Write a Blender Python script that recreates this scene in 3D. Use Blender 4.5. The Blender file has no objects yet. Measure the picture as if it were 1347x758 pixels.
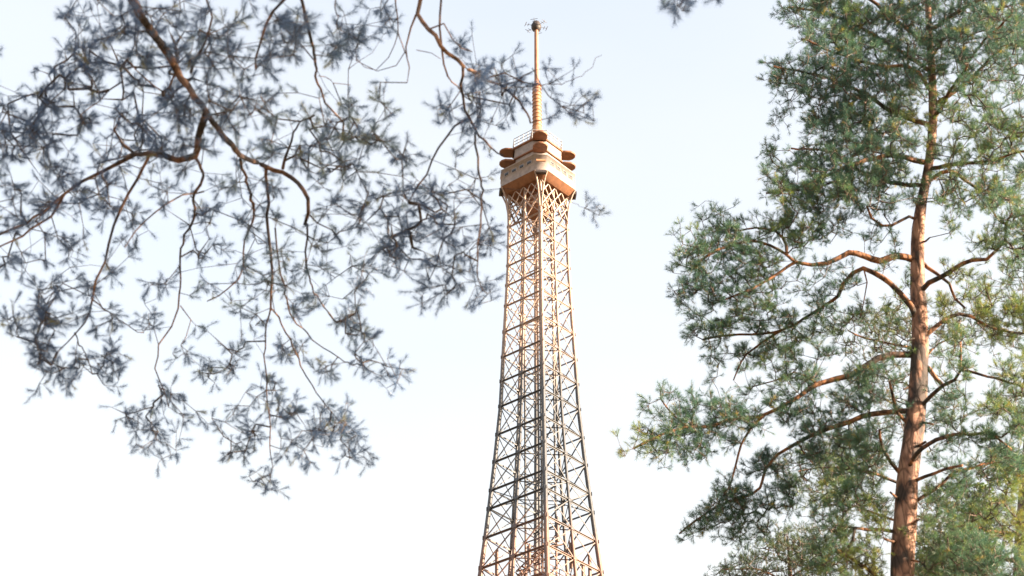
import bpy, math, random
import numpy as np
from mathutils import Vector, Matrix

# ------------------------------------------------------------------ camera, sky, sun
W, H = 1347.0, 758.0            # the photograph's own pixel grid, used only to turn traced points into directions
FPX = 2500.0
PITCH = math.radians(32.84)
EYE = np.array([0.0, 0.0, 1.6])
SUN_AZ = math.radians(106.0)    # clockwise from the view direction
SUN_EL = math.radians(15.0)
scene = bpy.context.scene
COL = scene.collection

cam_d = bpy.data.cameras.new("camera")
cam = bpy.data.objects.new("camera", cam_d)
COL.objects.link(cam)
cam.location = EYE
cam.rotation_euler = (math.pi / 2 + PITCH, 0, 0)
cam_d.sensor_width = 36.0
cam_d.lens = FPX / W * 36.0
cam_d.clip_end = 6000.0
cam_d.dof.use_dof = True
cam_d.dof.focus_distance = 150.0
cam_d.dof.aperture_fstop = 4.8
scene.camera = cam

world = bpy.data.worlds.new("World")
scene.world = world
world.use_nodes = True
nt = world.node_tree
bg = nt.nodes["Background"]
sky = nt.nodes.new("ShaderNodeTexSky")
sky.sky_type = 'NISHITA'
sky.sun_disc = False
sky.sun_elevation = SUN_EL
sky.sun_rotation = SUN_AZ
sky.altitude = 0
sky.air_density = 1.0
sky.dust_density = 8.0
sky.ozone_density = 1.0
# a thin even veil of high cloud, denser towards the horizon as the path through it lengthens
def wmath(op, a, b=None):
    n = nt.nodes.new("ShaderNodeMath"); n.operation = op
    for i, v in enumerate((a, b)):
        if v is None: continue
        if isinstance(v, (int, float)): n.inputs[i].default_value = v
        else: nt.links.new(v, n.inputs[i])
    return n.outputs[0]
VEIL_TAU = 0.34
w_tc = nt.nodes.new("ShaderNodeTexCoord")
w_sx = nt.nodes.new("ShaderNodeSeparateXYZ")
nt.links.new(w_tc.outputs["Generated"], w_sx.inputs[0])
w_z = wmath('MAXIMUM', w_sx.outputs[2], 0.06)
w_cl = nt.nodes.new("ShaderNodeTexNoise"); w_cl.inputs["Scale"].default_value = 2.2; w_cl.inputs["Detail"].default_value = 5
w_mp = nt.nodes.new("ShaderNodeMapping"); w_mp.inputs["Scale"].default_value = (1, 1, 3.0); w_mp.inputs["Rotation"].default_value = (0, 0.35, 0.4)
nt.links.new(w_tc.outputs["Generated"], w_mp.inputs[0]); nt.links.new(w_mp.outputs[0], w_cl.inputs["Vector"])
w_tau = wmath('MULTIPLY', wmath('ADD', wmath('MULTIPLY', w_cl.outputs[0], 1.0), 0.5), -VEIL_TAU)
w_fac = wmath('SUBTRACT', 1.0, wmath('EXPONENT', wmath('DIVIDE', w_tau, w_z)))
veil = nt.nodes.new("ShaderNodeMixRGB")
nt.links.new(w_fac, veil.inputs[0])
veil.inputs[2].default_value = (2.06, 1.92, 1.62, 1)
nt.links.new(sky.outputs[0], veil.inputs[1])
nt.links.new(veil.outputs[0], bg.inputs[0])
bg.inputs[1].default_value = 0.121

sun_d = bpy.data.lights.new("sun", 'SUN')
sun_d.energy = 4.8
sun_d.angle = math.radians(0.5)
sun_d.color = (1.0, 0.80, 0.58)
sun = bpy.data.objects.new("sun", sun_d)
COL.objects.link(sun)
sd = Vector((math.sin(SUN_AZ) * math.cos(SUN_EL), math.cos(SUN_AZ) * math.cos(SUN_EL), math.sin(SUN_EL)))
sun.rotation_euler = (-sd).to_track_quat('-Z', 'Y').to_euler()
sun.location = (60, -20, 40)

scene.view_settings.view_transform = 'Standard'
scene.view_settings.look = 'None'
scene.view_settings.gamma = 1.0
scene.view_settings.exposure = 2.5
scene.view_settings.use_curve_mapping = False
scene.cycles.max_bounces = 6
scene.cycles.diffuse_bounces = 4
scene.cycles.transparent_max_bounces = 4

rng = np.random.default_rng(11)

# ------------------------------------------------------------------ helpers
def ray(px, py):
    x = (px - W / 2) / FPX
    u = -(py - H / 2) / FPX
    c, s = math.cos(PITCH), math.sin(PITCH)
    v = np.array([x, c - u * s, s + u * c])
    return v / np.linalg.norm(v)

def at(px, py, d):
    return EYE + ray(px, py) * d

def at_y(px, py, Y):
    r = ray(px, py)
    return EYE + r * (Y / r[1])

def tag(o, label=None, cat=None, group=None, kind=None):
    if label: o["label"] = label
    if cat: o["category"] = cat
    if group: o["group"] = group
    if kind: o["kind"] = kind
    return o

def empty(name, loc):
    o = bpy.data.objects.new(name, None)
    o.empty_display_size = 0.5
    COL.objects.link(o)
    o.location = loc
    return o

def mesh_obj(name, verts, faces, mat, parent=None, origin=(0, 0, 0), smooth=False, tone=None):
    """verts (n,3) world, faces (m,k) int array or list of such arrays; the object sits at origin."""
    verts = np.asarray(verts, float) - np.asarray(origin, float)
    fl = faces if isinstance(faces, list) else [faces]
    fl = [np.asarray(f, np.int32) for f in fl if len(f)]
    me = bpy.data.meshes.new(name)
    me.vertices.add(len(verts))
    me.vertices.foreach_set("co", verts.astype(np.float32).ravel())
    nl = sum(f.size for f in fl)
    nf = sum(len(f) for f in fl)
    me.loops.add(nl)
    me.polygons.add(nf)
    me.loops.foreach_set("vertex_index", np.concatenate([f.ravel() for f in fl]))
    tot = np.concatenate([np.full(len(f), f.shape[1], np.int32) for f in fl])
    start = np.concatenate([[0], np.cumsum(tot)[:-1]]).astype(np.int32)
    me.polygons.foreach_set("loop_start", start)
    if smooth:
        me.polygons.foreach_set("use_smooth", np.ones(nf, bool))
    if tone is not None:
        a = me.attributes.new("tone", 'FLOAT', 'POINT')
        a.data.foreach_set("value", np.asarray(tone, np.float32))
    me.update(calc_edges=True)
    me.validate()
    me.materials.append(mat)
    o = bpy.data.objects.new(name, me)
    COL.objects.link(o)
    if parent is not None:
        o.parent = parent
    else:
        o.location = origin
    return o

class Geo:
    """collects verts and faces of one mesh (world coordinates)."""
    def __init__(self):
        self.v = []; self.f = {}; self.n = 0; self.split = None
    def add(self, v, f):
        v = np.asarray(v, float); f = np.asarray(f, np.int64)
        self.v.append(v)
        self.f.setdefault(f.shape[1], []).append(f + self.n)
        self.n += len(v)
    def arrays(self):
        return np.concatenate(self.v), [np.concatenate(x) for x in self.f.values()]
    def build(self, name, mat, parent=None, origin=(0, 0, 0), smooth=False, mat2=None):
        v, f = self.arrays()
        o = mesh_obj(name, v, f, mat, parent, origin, smooth)
        if mat2 is not None:                 # vertices past self.split carry the second material (thin twigs)
            o.data.materials.append(mat2)
            first = np.concatenate([x[:, 0] for x in f])
            o.data.polygons.foreach_set("material_index", (first >= self.split).astype(np.int32))
        return o

def norm(a):
    return a / np.maximum(np.linalg.norm(a, axis=-1, keepdims=True), 1e-9)

def tube(geo, pts, rad, n=8, rough=0.0):
    pts = np.asarray(pts, float); rad = np.asarray(rad, float); m = len(pts)
    t = norm(np.gradient(pts, axis=0))
    ref = np.array([0.31, 0.87, 0.38])
    a = norm(np.cross(t, ref)); b = np.cross(t, a)
    th = np.linspace(0, 2 * np.pi, n, endpoint=False)
    r = rad[:, None] * np.ones(n)
    if rough:
        r = r * (1 + rough * (rng.random((m, n)) - 0.5) + rough * 0.8 * np.sin(th * 2 + np.arange(m)[:, None] * 0.35))
    v = pts[:, None] + r[..., None] * (np.cos(th)[None, :, None] * a[:, None] + np.sin(th)[None, :, None] * b[:, None])
    i = np.arange(m - 1)[:, None] * n; j = np.arange(n)[None]; j2 = (j + 1) % n
    q = np.stack([i + j, i + j2, i + n + j2, i + n + j], -1).reshape(-1, 4)
    geo.add(v.reshape(-1, 3), q)
    cap = np.concatenate([pts[-1:], v[-1]])
    k = np.arange(n)
    geo.add(cap, np.stack([np.zeros(n, int), k + 1, (k + 1) % n + 1], -1))

def frusta(geo, p0, p1, r0, r1, n=5):
    """many independent thin twig segments at once."""
    if len(p0) == 0: return
    t = norm(p1 - p0)
    ref = np.where(np.abs(t[:, 2:3]) > 0.9, np.array([[1., 0, 0]]), np.array([[0, 0, 1.]]))
    a = norm(np.cross(t, ref)); b = np.cross(t, a)
    th = np.linspace(0, 2 * np.pi, n, endpoint=False)
    ring = np.cos(th)[None, :, None] * a[:, None] + np.sin(th)[None, :, None] * b[:, None]
    v = np.concatenate([p0[:, None] + ring * r0[:, None, None], p1[:, None] + ring * r1[:, None, None]], 1)
    base = np.arange(len(p0))[:, None] * 2 * n; j = np.arange(n)[None]; j2 = (j + 1) % n
    q = np.stack([base + j, base + j2, base + n + j2, base + n + j], -1).reshape(-1, 4)
    geo.add(v.reshape(-1, 3), q)

def spline(pts, step):
    """Catmull-Rom through pts, resampled about every `step`; returns points and parameter 0..1"""
    pts = np.asarray(pts, float)
    p = np.concatenate([[2 * pts[0] - pts[1]], pts, [2 * pts[-1] - pts[-2]]])
    out = []; par = []
    m = len(pts) - 1
    for i in range(m):
        a, b, c, d = p[i:i + 4]
        k = max(1, int(np.linalg.norm(c[:3] - b[:3]) / step))
        for s in range(k):
            u = s / k
            out.append(0.5 * (2 * b + (c - a) * u + (2 * a - 5 * b + 4 * c - d) * u * u + (3 * b - a - 3 * c + d) * u ** 3))
            par.append((i + u) / m)
    out.append(pts[-1]); par.append(1.0)
    return np.array(out), np.array(par)

# ------------------------------------------------------------------ materials
def new_mat(name):
    m = bpy.data.materials.new(name)
    m.use_nodes = True
    n = m.node_tree
    return m, n, n.nodes["Principled BSDF"]

def ramp(n, stops):
    r = n.nodes.new("ShaderNodeValToRGB")
    e = r.color_ramp.elements
    while len(e) < len(stops): e.new(0.5)
    for x, (p, c) in zip(e, stops):
        x.position = p; x.color = (*c, 1)
    return r

def bark_mat(name, lo, mid, hi, scale=14.0, rough=0.85, stretch=0.35):
    m, n, b = new_mat(name)
    tc = n.nodes.new("ShaderNodeTexCoord")
    mp = n.nodes.new("ShaderNodeMapping"); mp.inputs["Scale"].default_value = (1, 1, stretch)
    n.links.new(tc.outputs["Object"], mp.inputs[0])
    no = n.nodes.new("ShaderNodeTexNoise"); no.inputs["Scale"].default_value = scale; no.inputs["Detail"].default_value = 6
    n.links.new(mp.outputs[0], no.inputs["Vector"])
    vo = n.nodes.new("ShaderNodeTexVoronoi"); vo.inputs["Scale"].default_value = scale * 0.9
    vo.feature = 'DISTANCE_TO_EDGE'
    n.links.new(mp.outputs[0], vo.inputs["Vector"])
    big = n.nodes.new("ShaderNodeTexNoise"); big.inputs["Scale"].default_value = scale * 0.16; big.inputs["Detail"].default_value = 3
    n.links.new(mp.outputs[0], big.inputs["Vector"])
    ad = n.nodes.new("ShaderNodeMath"); ad.operation = 'MULTIPLY_ADD'
    n.links.new(big.outputs[0], ad.inputs[0]); ad.inputs[1].default_value = 0.9
    sb = n.nodes.new("ShaderNodeMath"); sb.operation = 'SUBTRACT'; sb.inputs[1].default_value = 0.45
    n.links.new(no.outputs[0], sb.inputs[0]); n.links.new(sb.outputs[0], ad.inputs[2])
    cr = ramp(n, [(0.36, lo), (0.47, mid), (0.60, hi)])
    n.links.new(ad.outputs[0], cr.inputs[0])
    n.links.new(cr.outputs[0], b.inputs["Base Color"])
    b.inputs["Roughness"].default_value = rough
    mul = n.nodes.new("ShaderNodeMath"); mul.operation = 'MULTIPLY'
    n.links.new(vo.outputs["Distance"], mul.inputs[0]); n.links.new(no.outputs[0], mul.inputs[1])
    crk = ramp(n, [(0.0, (0.28, 0.26, 0.26)), (0.10, (1, 1, 1))]); n.links.new(vo.outputs["Distance"], crk.inputs[0])
    mm = n.nodes.new("ShaderNodeMixRGB"); mm.blend_type = 'MULTIPLY'; mm.inputs[0].default_value = 0.85
    n.links.new(cr.outputs[0], mm.inputs[1]); n.links.new(crk.outputs[0], mm.inputs[2]); n.links.new(mm.outputs[0], b.inputs["Base Color"])
    bp = n.nodes.new("ShaderNodeBump"); bp.inputs["Strength"].default_value = 1.0; bp.inputs["Distance"].default_value = 0.06
    n.links.new(mul.outputs[0], bp.inputs["Height"]); n.links.new(bp.outputs[0], b.inputs["Normal"])
    return m

def needle_mat(name, stops, trans=0.42, spec=0.5):
    m, n, b = new_mat(name)
    at_ = n.nodes.new("ShaderNodeAttribute"); at_.attribute_name = "tone"
    cr = ramp(n, stops)
    n.links.new(at_.outputs["Fac"], cr.inputs[0])
    n.links.new(cr.outputs[0], b.inputs["Base Color"])
    b.inputs["Roughness"].default_value = 0.38
    b.inputs["Specular IOR Level"].default_value = spec
    tr = n.nodes.new("ShaderNodeBsdfTranslucent")
    n.links.new(cr.outputs[0], tr.inputs[0])
    mx = n.nodes.new("ShaderNodeMixShader"); mx.inputs[0].default_value = trans
    n.links.new(b.outputs[0], mx.inputs[1]); n.links.new(tr.outputs[0], mx.inputs[2])
    n.links.new(mx.outputs[0], n.nodes["Material Output"].inputs[0])
    return m

M = {}
M['bark'] = bark_mat("pine_bark", (0.045, 0.030, 0.026), (0.200, 0.100, 0.068), (0.36, 0.20, 0.14), 9)
M['limb'] = bark_mat("pine_limb_bark", (0.035, 0.026, 0.022), (0.12, 0.060, 0.036), (0.30, 0.13, 0.06), 9)
M['bark_grey'] = bark_mat("grey_pine_bark", (0.07, 0.05, 0.045), (0.20, 0.14, 0.12), (0.34, 0.25, 0.22), 12)
M['limb_near'] = bark_mat("dark_limb_bark", (0.028, 0.023, 0.024), (0.080, 0.052, 0.042), (0.23, 0.12, 0.07), 9)
M['twig'] = bark_mat("pine_twig_bark", (0.035, 0.028, 0.026), (0.075, 0.055, 0.045), (0.13, 0.09, 0.07), 20)
M['needles'] = needle_mat("pine_needles", [(0.0, (0.044, 0.105, 0.090)), (0.50, (0.076, 0.160, 0.090)), (0.82, (0.21, 0.26, 0.045)), (1.0, (0.32, 0.23, 0.06))], 0.48)
M['needles_blue'] = needle_mat("blue_green_pine_needles", [(0.0, (0.062, 0.118, 0.235)), (0.45, (0.085, 0.145, 0.255)), (0.80, (0.125, 0.175, 0.13)), (1.0, (0.30, 0.25, 0.07))], 0.5, 0.9)
M['needles_far'] = needle_mat("light_pine_needles", [(0.0, (0.045, 0.08, 0.05)), (0.5, (0.07, 0.115, 0.05)), (0.85, (0.11, 0.14, 0.05)), (1.0, (0.24, 0.18, 0.06))])

def height_tint_mat(name, stops, rough=0.55):
    """painted steel; the colour varies with height (stops are heights in metres / 160), with rust flecks"""
    m, n, b = new_mat(name)
    g = n.nodes.new("ShaderNodeNewGeometry")
    sx = n.nodes.new("ShaderNodeSeparateXYZ"); n.links.new(g.outputs["Position"], sx.inputs[0])
    no = n.nodes.new("ShaderNodeTexNoise"); no.inputs["Scale"].default_value = 0.6; no.inputs["Detail"].default_value = 4
    n.links.new(g.outputs["Position"], no.inputs["Vector"])
    ma = n.nodes.new("ShaderNodeMath"); ma.operation = 'MULTIPLY_ADD'
    n.links.new(no.outputs[0], ma.inputs[0]); ma.inputs[1].default_value = 6.0
    n.links.new(sx.outputs[2], ma.inputs[2])
    dv = n.nodes.new("ShaderNodeMath"); dv.operation = 'DIVIDE'; dv.inputs[1].default_value = 160.0
    n.links.new(ma.outputs[0], dv.inputs[0])
    cr = ramp(n, stops); n.links.new(dv.outputs[0], cr.inputs[0])
    fl = n.nodes.new("ShaderNodeTexNoise"); fl.inputs["Scale"].default_value = 3.0; fl.inputs["Detail"].default_value = 5
    n.links.new(g.outputs["Position"], fl.inputs["Vector"])
    fr = ramp(n, [(0.45, (1, 1, 1)), (0.75, (0.5, 0.36, 0.28))]); n.links.new(fl.outputs[0], fr.inputs[0])
    mx = n.nodes.new("ShaderNodeMixRGB"); mx.blend_type = 'MULTIPLY'; mx.inputs[0].default_value = 0.7
    n.links.new(cr.outputs[0], mx.inputs[1]); n.links.new(fr.outputs[0], mx.inputs[2])
    n.links.new(mx.outputs[0], b.inputs["Base Color"])
    b.inputs["Roughness"].default_value = rough
    return m

def plain_mat(name, c, rough=0.6, var=0.25, scale=2.0):
    m, n, b = new_mat(name)
    g = n.nodes.new("ShaderNodeNewGeometry")
    no = n.nodes.new("ShaderNodeTexNoise"); no.inputs["Scale"].default_value = scale; no.inputs["Detail"].default_value = 5
    n.links.new(g.outputs["Position"], no.inputs["Vector"])
    cr = ramp(n, [(0.3, tuple(x * (1 - var) for x in c)), (0.7, tuple(min(1, x * (1 + var)) for x in c))])
    n.links.new(no.outputs[0], cr.inputs[0]); n.links.new(cr.outputs[0], b.inputs["Base Color"])
    b.inputs["Roughness"].default_value = rough
    return m

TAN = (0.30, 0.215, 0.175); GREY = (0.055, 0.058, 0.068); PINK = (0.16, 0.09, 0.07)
M['steel'] = height_tint_mat("tower_steel", [(0.0, PINK), (82 / 160, PINK), (86 / 160, GREY), (100 / 160, GREY), (109 / 160, TAN), (1.0, TAN)])  # colour by height: pinkish brown low, grey in the middle, tan above
M['parapet'] = plain_mat("parapet_sheet", (0.23, 0.185, 0.17))
M['soffit'] = plain_mat("soffit_paint", (0.17, 0.07, 0.032))
M['mast'] = plain_mat("mast_paint", (0.29, 0.135, 0.07))
M['pole'] = plain_mat("pole_paint", (0.26, 0.125, 0.08))
M['dark'] = plain_mat("dark_metal", (0.03, 0.022, 0.022))
M['glass'] = plain_mat("dark_window_glass", (0.012, 0.012, 0.014), 0.45)
M['aerial'] = plain_mat("weathered_aerial", (0.10, 0.10, 0.115), 0.6)
M['grey_metal'] = plain_mat("galvanised_metal", (0.30, 0.31, 0.33), 0.45)

# ------------------------------------------------------------------ ground
m_, n_, b_ = new_mat("forest_floor")
no_ = n_.nodes.new("ShaderNodeTexNoise"); no_.inputs["Scale"].default_value = 0.8; no_.inputs["Detail"].default_value = 8
tc_ = n_.nodes.new("ShaderNodeTexCoord"); n_.links.new(tc_.outputs["Object"], no_.inputs["Vector"])
cr_ = ramp(n_, [(0.35, (0.06, 0.07, 0.025)), (0.55, (0.16, 0.11, 0.06)), (0.7, (0.22, 0.16, 0.09))])
n_.links.new(no_.outputs[0], cr_.inputs[0]); n_.links.new(cr_.outputs[0], b_.inputs["Base Color"])
b_.inputs["Roughness"].default_value = 0.95
g = Geo()
k = 96
th = np.linspace(0, 2 * np.pi, k, endpoint=False)
rings = [0, 20, 60, 160, 400, 1000, 2600]
vv = [np.array([[0, 0, 0.]])]
for r in rings[1:]:
    vv.append(np.stack([r * np.cos(th), r * np.sin(th), np.zeros(k)], -1))
vv = np.concatenate(vv)
ff3 = np.stack([np.zeros(k, int), 1 + np.arange(k), 1 + (np.arange(k) + 1) % k], -1)
ff4 = []
for i in range(len(rings) - 2):
    a = 1 + i * k + np.arange(k); b2 = 1 + i * k + (np.arange(k) + 1) % k
    ff4.append(np.stack([a, a + k, b2 + k, b2], -1))
ground = mesh_obj("ground", vv, [ff3, np.concatenate(ff4)], m_)
tag(ground, kind="structure")

# ------------------------------------------------------------------ the lattice tower
T_AZ = math.radians(0.954); T_D = 168.0; PHI = math.radians(5.41)
TC = np.array([T_D * math.sin(T_AZ), T_D * math.cos(T_AZ), 0.0])
dv_ = -np.array([math.sin(T_AZ), math.cos(T_AZ)]); tv_ = np.array([math.cos(T_AZ), -math.sin(T_AZ)])
def tdir(ang):
    a = PHI + ang
    v = dv_ * math.cos(a) + tv_ * math.sin(a)
    return np.array([v[0], v[1], 0.0])
CA = [0, math.pi / 2, math.pi, -math.pi / 2]       # corner directions: near, right, far, left
CD = [tdir(a) for a in CA]
LEG_H = [0, 20, 35, 50, 60, 68, 77.6, 80.9, 84.3, 89.3, 95.5, 101.5, 107.4, 112.5, 118.5, 122.4]
LEG_R = [14.1, 12.4, 11.0, 9.4, 8.2, 7.0, 5.78, 5.40, 5.02, 4.51, 3.96, 3.71, 3.43, 3.20, 3.12, 3.08]
def leg_r(h): return float(np.interp(h, LEG_H, LEG_R))
def corner(k, h, r=None): return TC + CD[k % 4] * (leg_r(h) if r is None else r) + np.array([0, 0, h])
def post(k, h): return (corner(k, h) + corner(k + 1, h)) / 2

tower = empty("lattice_tower", TC)
tag(tower, "tall brown steel lattice broadcasting tower with square lookout cabin and slender mast", "tower")

UNIT = None
def unit_bar(mat):
    key = "bar_" + mat.name
    me = bpy.data.meshes.get(key)
    if me is None:
        # a rolled angle bar: L section of unit size along +Z
        s = np.array([[-.5, -.5], [.5, -.5], [.5, -.22], [-.22, -.22], [-.22, .5], [-.5, .5]])
        v = [(x, y, z) for z in (0, 1) for x, y in s]
        f = [(i, (i + 1) % 6, 6 + (i + 1) % 6, 6 + i) for i in range(6)]
        f += [(0, 3, 2, 1), (0, 5, 4, 3), (6, 7, 8, 9), (6, 9, 10, 11)]
        me = bpy.data.meshes.new(key)
        me.from_pydata(v, [], f)
        me.materials.append(mat)
    return me

def bar(name, p0, p1, w, mat, parent, origin, outward=None):
    p0 = np.asarray(p0, float); p1 = np.asarray(p1, float)
    z = Vector(p1 - p0); L = z.length; z.normalize()
    o_ = Vector(outward) if outward is not None else Vector((0, 0, 1))
    if abs(o_.dot(z)) > 0.95: o_ = Vector((1, 0, 0))
    y = (o_ - z * o_.dot(z)).normalized(); y = -y
    x = y.cross(z)
    m = Matrix((x * w, y * w, z * L)).transposed().to_4x4()
    m.translation = Vector(p0 - origin)
    o = bpy.data.objects.new(name, unit_bar(mat))
    COL.objects.link(o)
    o.parent = parent
    o.matrix_local = m
    return o

def square_tube(geo, pts, axes, w):
    """continuous box column through pts; axes: two unit vectors of its section"""
    pts = np.asarray(pts, float); w = np.broadcast_to(w, len(pts))
    a, b = axes
    off = [(-1, -1), (1, -1), (1, 1), (-1, 1)]
    v = np.stack([pts + (a * i + b * j) * (w / 2)[:, None] for i, j in off], 1).reshape(-1, 3)
    i = np.arange(len(pts) - 1)[:, None] * 4; j = np.arange(4)[None]; j2 = (j + 1) % 4
    geo.add(v, np.stack([i + j, i + j2, i + 4 + j2, i + 4 + j], -1).reshape(-1, 4))
    n = len(pts)
    geo.add(v[-4:], np.array([[0, 1, 2, 3]])); geo.add(v[:4], np.array([[3, 2, 1, 0]]))

Z3 = np.array([0, 0, 1.0])
face_n = [norm(CD[k] + CD[(k + 1) % 4]) for k in range(4)]     # outward normal of face k (corner k to k+1)
# corner legs and mid-side posts
for k in range(4):
    g = Geo()
    hs = [h for h in LEG_H]
    wid = np.interp(hs, [0, 60, 80, 122], [0.9, 0.5, 0.33, 0.25])
    square_tube(g, [corner(k, h) for h in hs], (face_n[k], face_n[(k + 3) % 4]), wid)
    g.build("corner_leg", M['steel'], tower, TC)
    g = Geo()
    hs = [h for h in LEG_H if h >= 20]
    wid = np.interp(hs, [0, 60, 80, 122], [0.5, 0.32, 0.23, 0.18])
    square_tube(g, [post(k, h) for h in hs], (face_n[k], norm(CD[k] - CD[(k + 1) % 4])), wid)
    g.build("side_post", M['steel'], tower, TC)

RINGS = [120.1, 117.62, 115.06, 112.63, 110.13, 107.58, 104.41, 101.39, 98.5, 95.57, 92.34, 89.26, 86.1, 84.07, 80.96, 77.75, 74.4]
low = Geo()
LOWR = [74.4, 70.5, 66, 61, 55, 48, 40, 31, 21]
def lowbar(p0, p1, w):
    p0, p1 = np.asarray(p0), np.asarray(p1)
    t = norm(p1 - p0); a = norm(np.cross(t, Z3 + 0.01)); b = np.cross(t, a)
    square_tube(low, [p0, p1], (a, b), w)
for i, h in enumerate(RINGS):
    for k in range(4):
        A, P_, B = corner(k, h), post(k, h), corner(k + 1, h)
        w = 0.13 + 0.0013 * (120 - h)
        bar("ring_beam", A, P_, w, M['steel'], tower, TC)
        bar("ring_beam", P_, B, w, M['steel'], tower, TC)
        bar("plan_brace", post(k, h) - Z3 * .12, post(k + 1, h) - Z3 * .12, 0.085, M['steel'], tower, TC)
        if i + 1 < len(RINGS):
            h2 = RINGS[i + 1]
            out = face_n[k]
            for (pa, pb) in ((corner(k, h), post(k, h2)), (post(k, h), corner(k, h2)), (post(k, h), corner(k + 1, h2)), (corner(k + 1, h), post(k, h2))):
                s = 0.05 if (pa is not None) else 0
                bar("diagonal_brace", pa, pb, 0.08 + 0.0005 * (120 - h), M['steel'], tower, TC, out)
for i, h in enumerate(LOWR):
    for k in range(4):
        lowbar(corner(k, h), post(k, h), 0.4); lowbar(post(k, h), corner(k + 1, h), 0.4)
        if i + 1 < len(LOWR):
            h2 = LOWR[i + 1]
            for pa, pb in ((corner(k, h), post(k, h2)), (post(k, h), corner(k, h2)), (post(k, h), corner(k + 1, h2)), (corner(k + 1, h), post(k, h2))):
                lowbar(pa, pb, 0.16)
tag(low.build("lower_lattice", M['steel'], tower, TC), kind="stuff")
# plinths under the legs
for k in range(4):
    g = Geo(); c = corner(k, 0)
    for z0, z1, s0, s1 in ((-0.3, 1.2, 2.6, 2.2), (1.2, 1.5, 1.7, 1.5)):
        square_tube(g, [c + Z3 * z0, c + Z3 * z1], (face_n[k], face_n[(k + 3) % 4]), np.array([s0, s1]))
    g.build("plinth", M['grey_metal'], tower, TC)

# gusset plates on the nodes (small: one joined part)
g = Geo()
for h in RINGS[1:]:
    for k in range(4):
        for pnt, n0, ax in ((post(k, h), face_n[k], norm(CD[k] - CD[(k + 1) % 4])), (corner(k, h), face_n[k], norm(CD[(k + 1) % 4] - CD[k])), (corner(k + 1, h), face_n[k], norm(CD[k] - CD[(k + 1) % 4]))):
            s = 0.26 + 0.002 * (120 - h)
            o0 = pnt + n0 * 0.13 + (0 if n0 is None else 0)
            hh = s * (0.5 + 0.15 * rng.random())
            q = []
            for dz, dx in ((-hh, -s), (-hh, s), (hh, s), (hh, -s)):
                q.append(o0 + ax * dx * 0.8 + Z3 * dz)
            q2 = [p - n0 * 0.02 for p in q]
            v = np.array(q + q2)
            g.add(v, np.array([[0, 1, 2, 3], [7, 6, 5, 4], [0, 4, 5, 1], [1, 5, 6, 2], [2, 6, 7, 3], [3, 7, 4, 0]]))
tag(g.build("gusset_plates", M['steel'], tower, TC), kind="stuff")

# lift shaft inside: four rails with ties, and stair flights winding round it
LS = 1.05
fx, fy = face_n[0], face_n[1]
for sx_, sy_ in ((1, 1), (1, -1), (-1, -1), (-1, 1)):
    g = Geo()
    square_tube(g, [TC + fx * LS * sx_ + fy * LS * sy_ + Z3 * z for z in (0, 60, 122)], (fx, fy), 0.16)
    g.build("lift_rail", M['steel'], tower, TC)
g = Geo()
for z in np.arange(62, 121, 6.2):
    c = [TC + fx * LS * a + fy * LS * b + Z3 * z for a, b in ((1, 1), (1, -1), (-1, -1), (-1, 1))]
    for i in range(4):
        t = norm(c[(i + 1) % 4] - c[i])
        square_tube(g, [c[i], c[(i + 1) % 4]], (np.cross(t, Z3), Z3), 0.1)
        pass
tag(g.build("lift_ties", M['steel'], tower, TC), kind="stuff")
g = Geo()
z = 62.0; i = 0
SR = 1.55
while z < 80:
    c0 = TC + (fx * (1 if i % 4 in (0, 3) else -1) + fy * (1 if i % 4 in (0, 1) else -1)) * SR + Z3 * z
    i += 1; z2 = z + 1.55
    c1 = TC + (fx * (1 if i % 4 in (0, 3) else -1) + fy * (1 if i % 4 in (0, 1) else -1)) * SR + Z3 * z2
    t = norm(c1 - c0); s = norm(np.cross(t, Z3))
    square_tube(g, [c0 - s * .3, c1 - s * .3], (s, np.cross(s, t)), 0.1)
    square_tube(g, [c0 + s * .3, c1 + s * .3], (s, np.cross(s, t)), 0.1)
    square_tube(g, [c0 + s * .34 + Z3 * .9, c1 + s * .34 + Z3 * .9], (s, np.cross(s, t)), 0.05)
    n_st = 7
    for q in range(n_st):
        a = c0 + (c1 - c0) * (q + .5) / n_st
        h_ = norm(np.array([t[0], t[1], 0])) * .13
        v = np.array([a - s * .3 - h_, a + s * .3 - h_, a + s * .3 + h_, a - s * .3 + h_])
        g.add(np.concatenate([v, v - Z3 * .03]), np.array([[0, 1, 2, 3], [7, 6, 5, 4], [0, 4, 5, 1], [1, 5, 6, 2], [2, 6, 7, 3], [3, 7, 4, 0]]))
    z = z2
tag(g.build("stair_flights", M['steel'], tower, TC), kind="stuff")

# service platform low on the shaft with railing, boxes and panel aerials
def chsq(r, w, z, k_off=0):
    """eight points of a square with cut corners: r centre-to-cut distance, w half width of the cut"""
    out = []
    for k in range(4):
        d = CD[k]; t = norm(CD[(k + 1) % 4])
        out += [TC + d * r - t * w + Z3 * z, TC + d * r + t * w + Z3 * z]
    return np.array(out)
def loft(geo, rings_, caps=(True, True)):
    n = len(rings_[0])
    v = np.concatenate(rings_)
    i = np.arange(len(rings_) - 1)[:, None] * n; j = np.arange(n)[None]; j2 = (j + 1) % n
    geo.add(v, np.stack([i + j, i + j2, i + n + j2, i + n + j], -1).reshape(-1, 4))
    if caps[0]: geo.add(rings_[0], np.arange(n)[::-1][None])
    if caps[1]: geo.add(rings_[-1], np.arange(n)[None])

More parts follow.
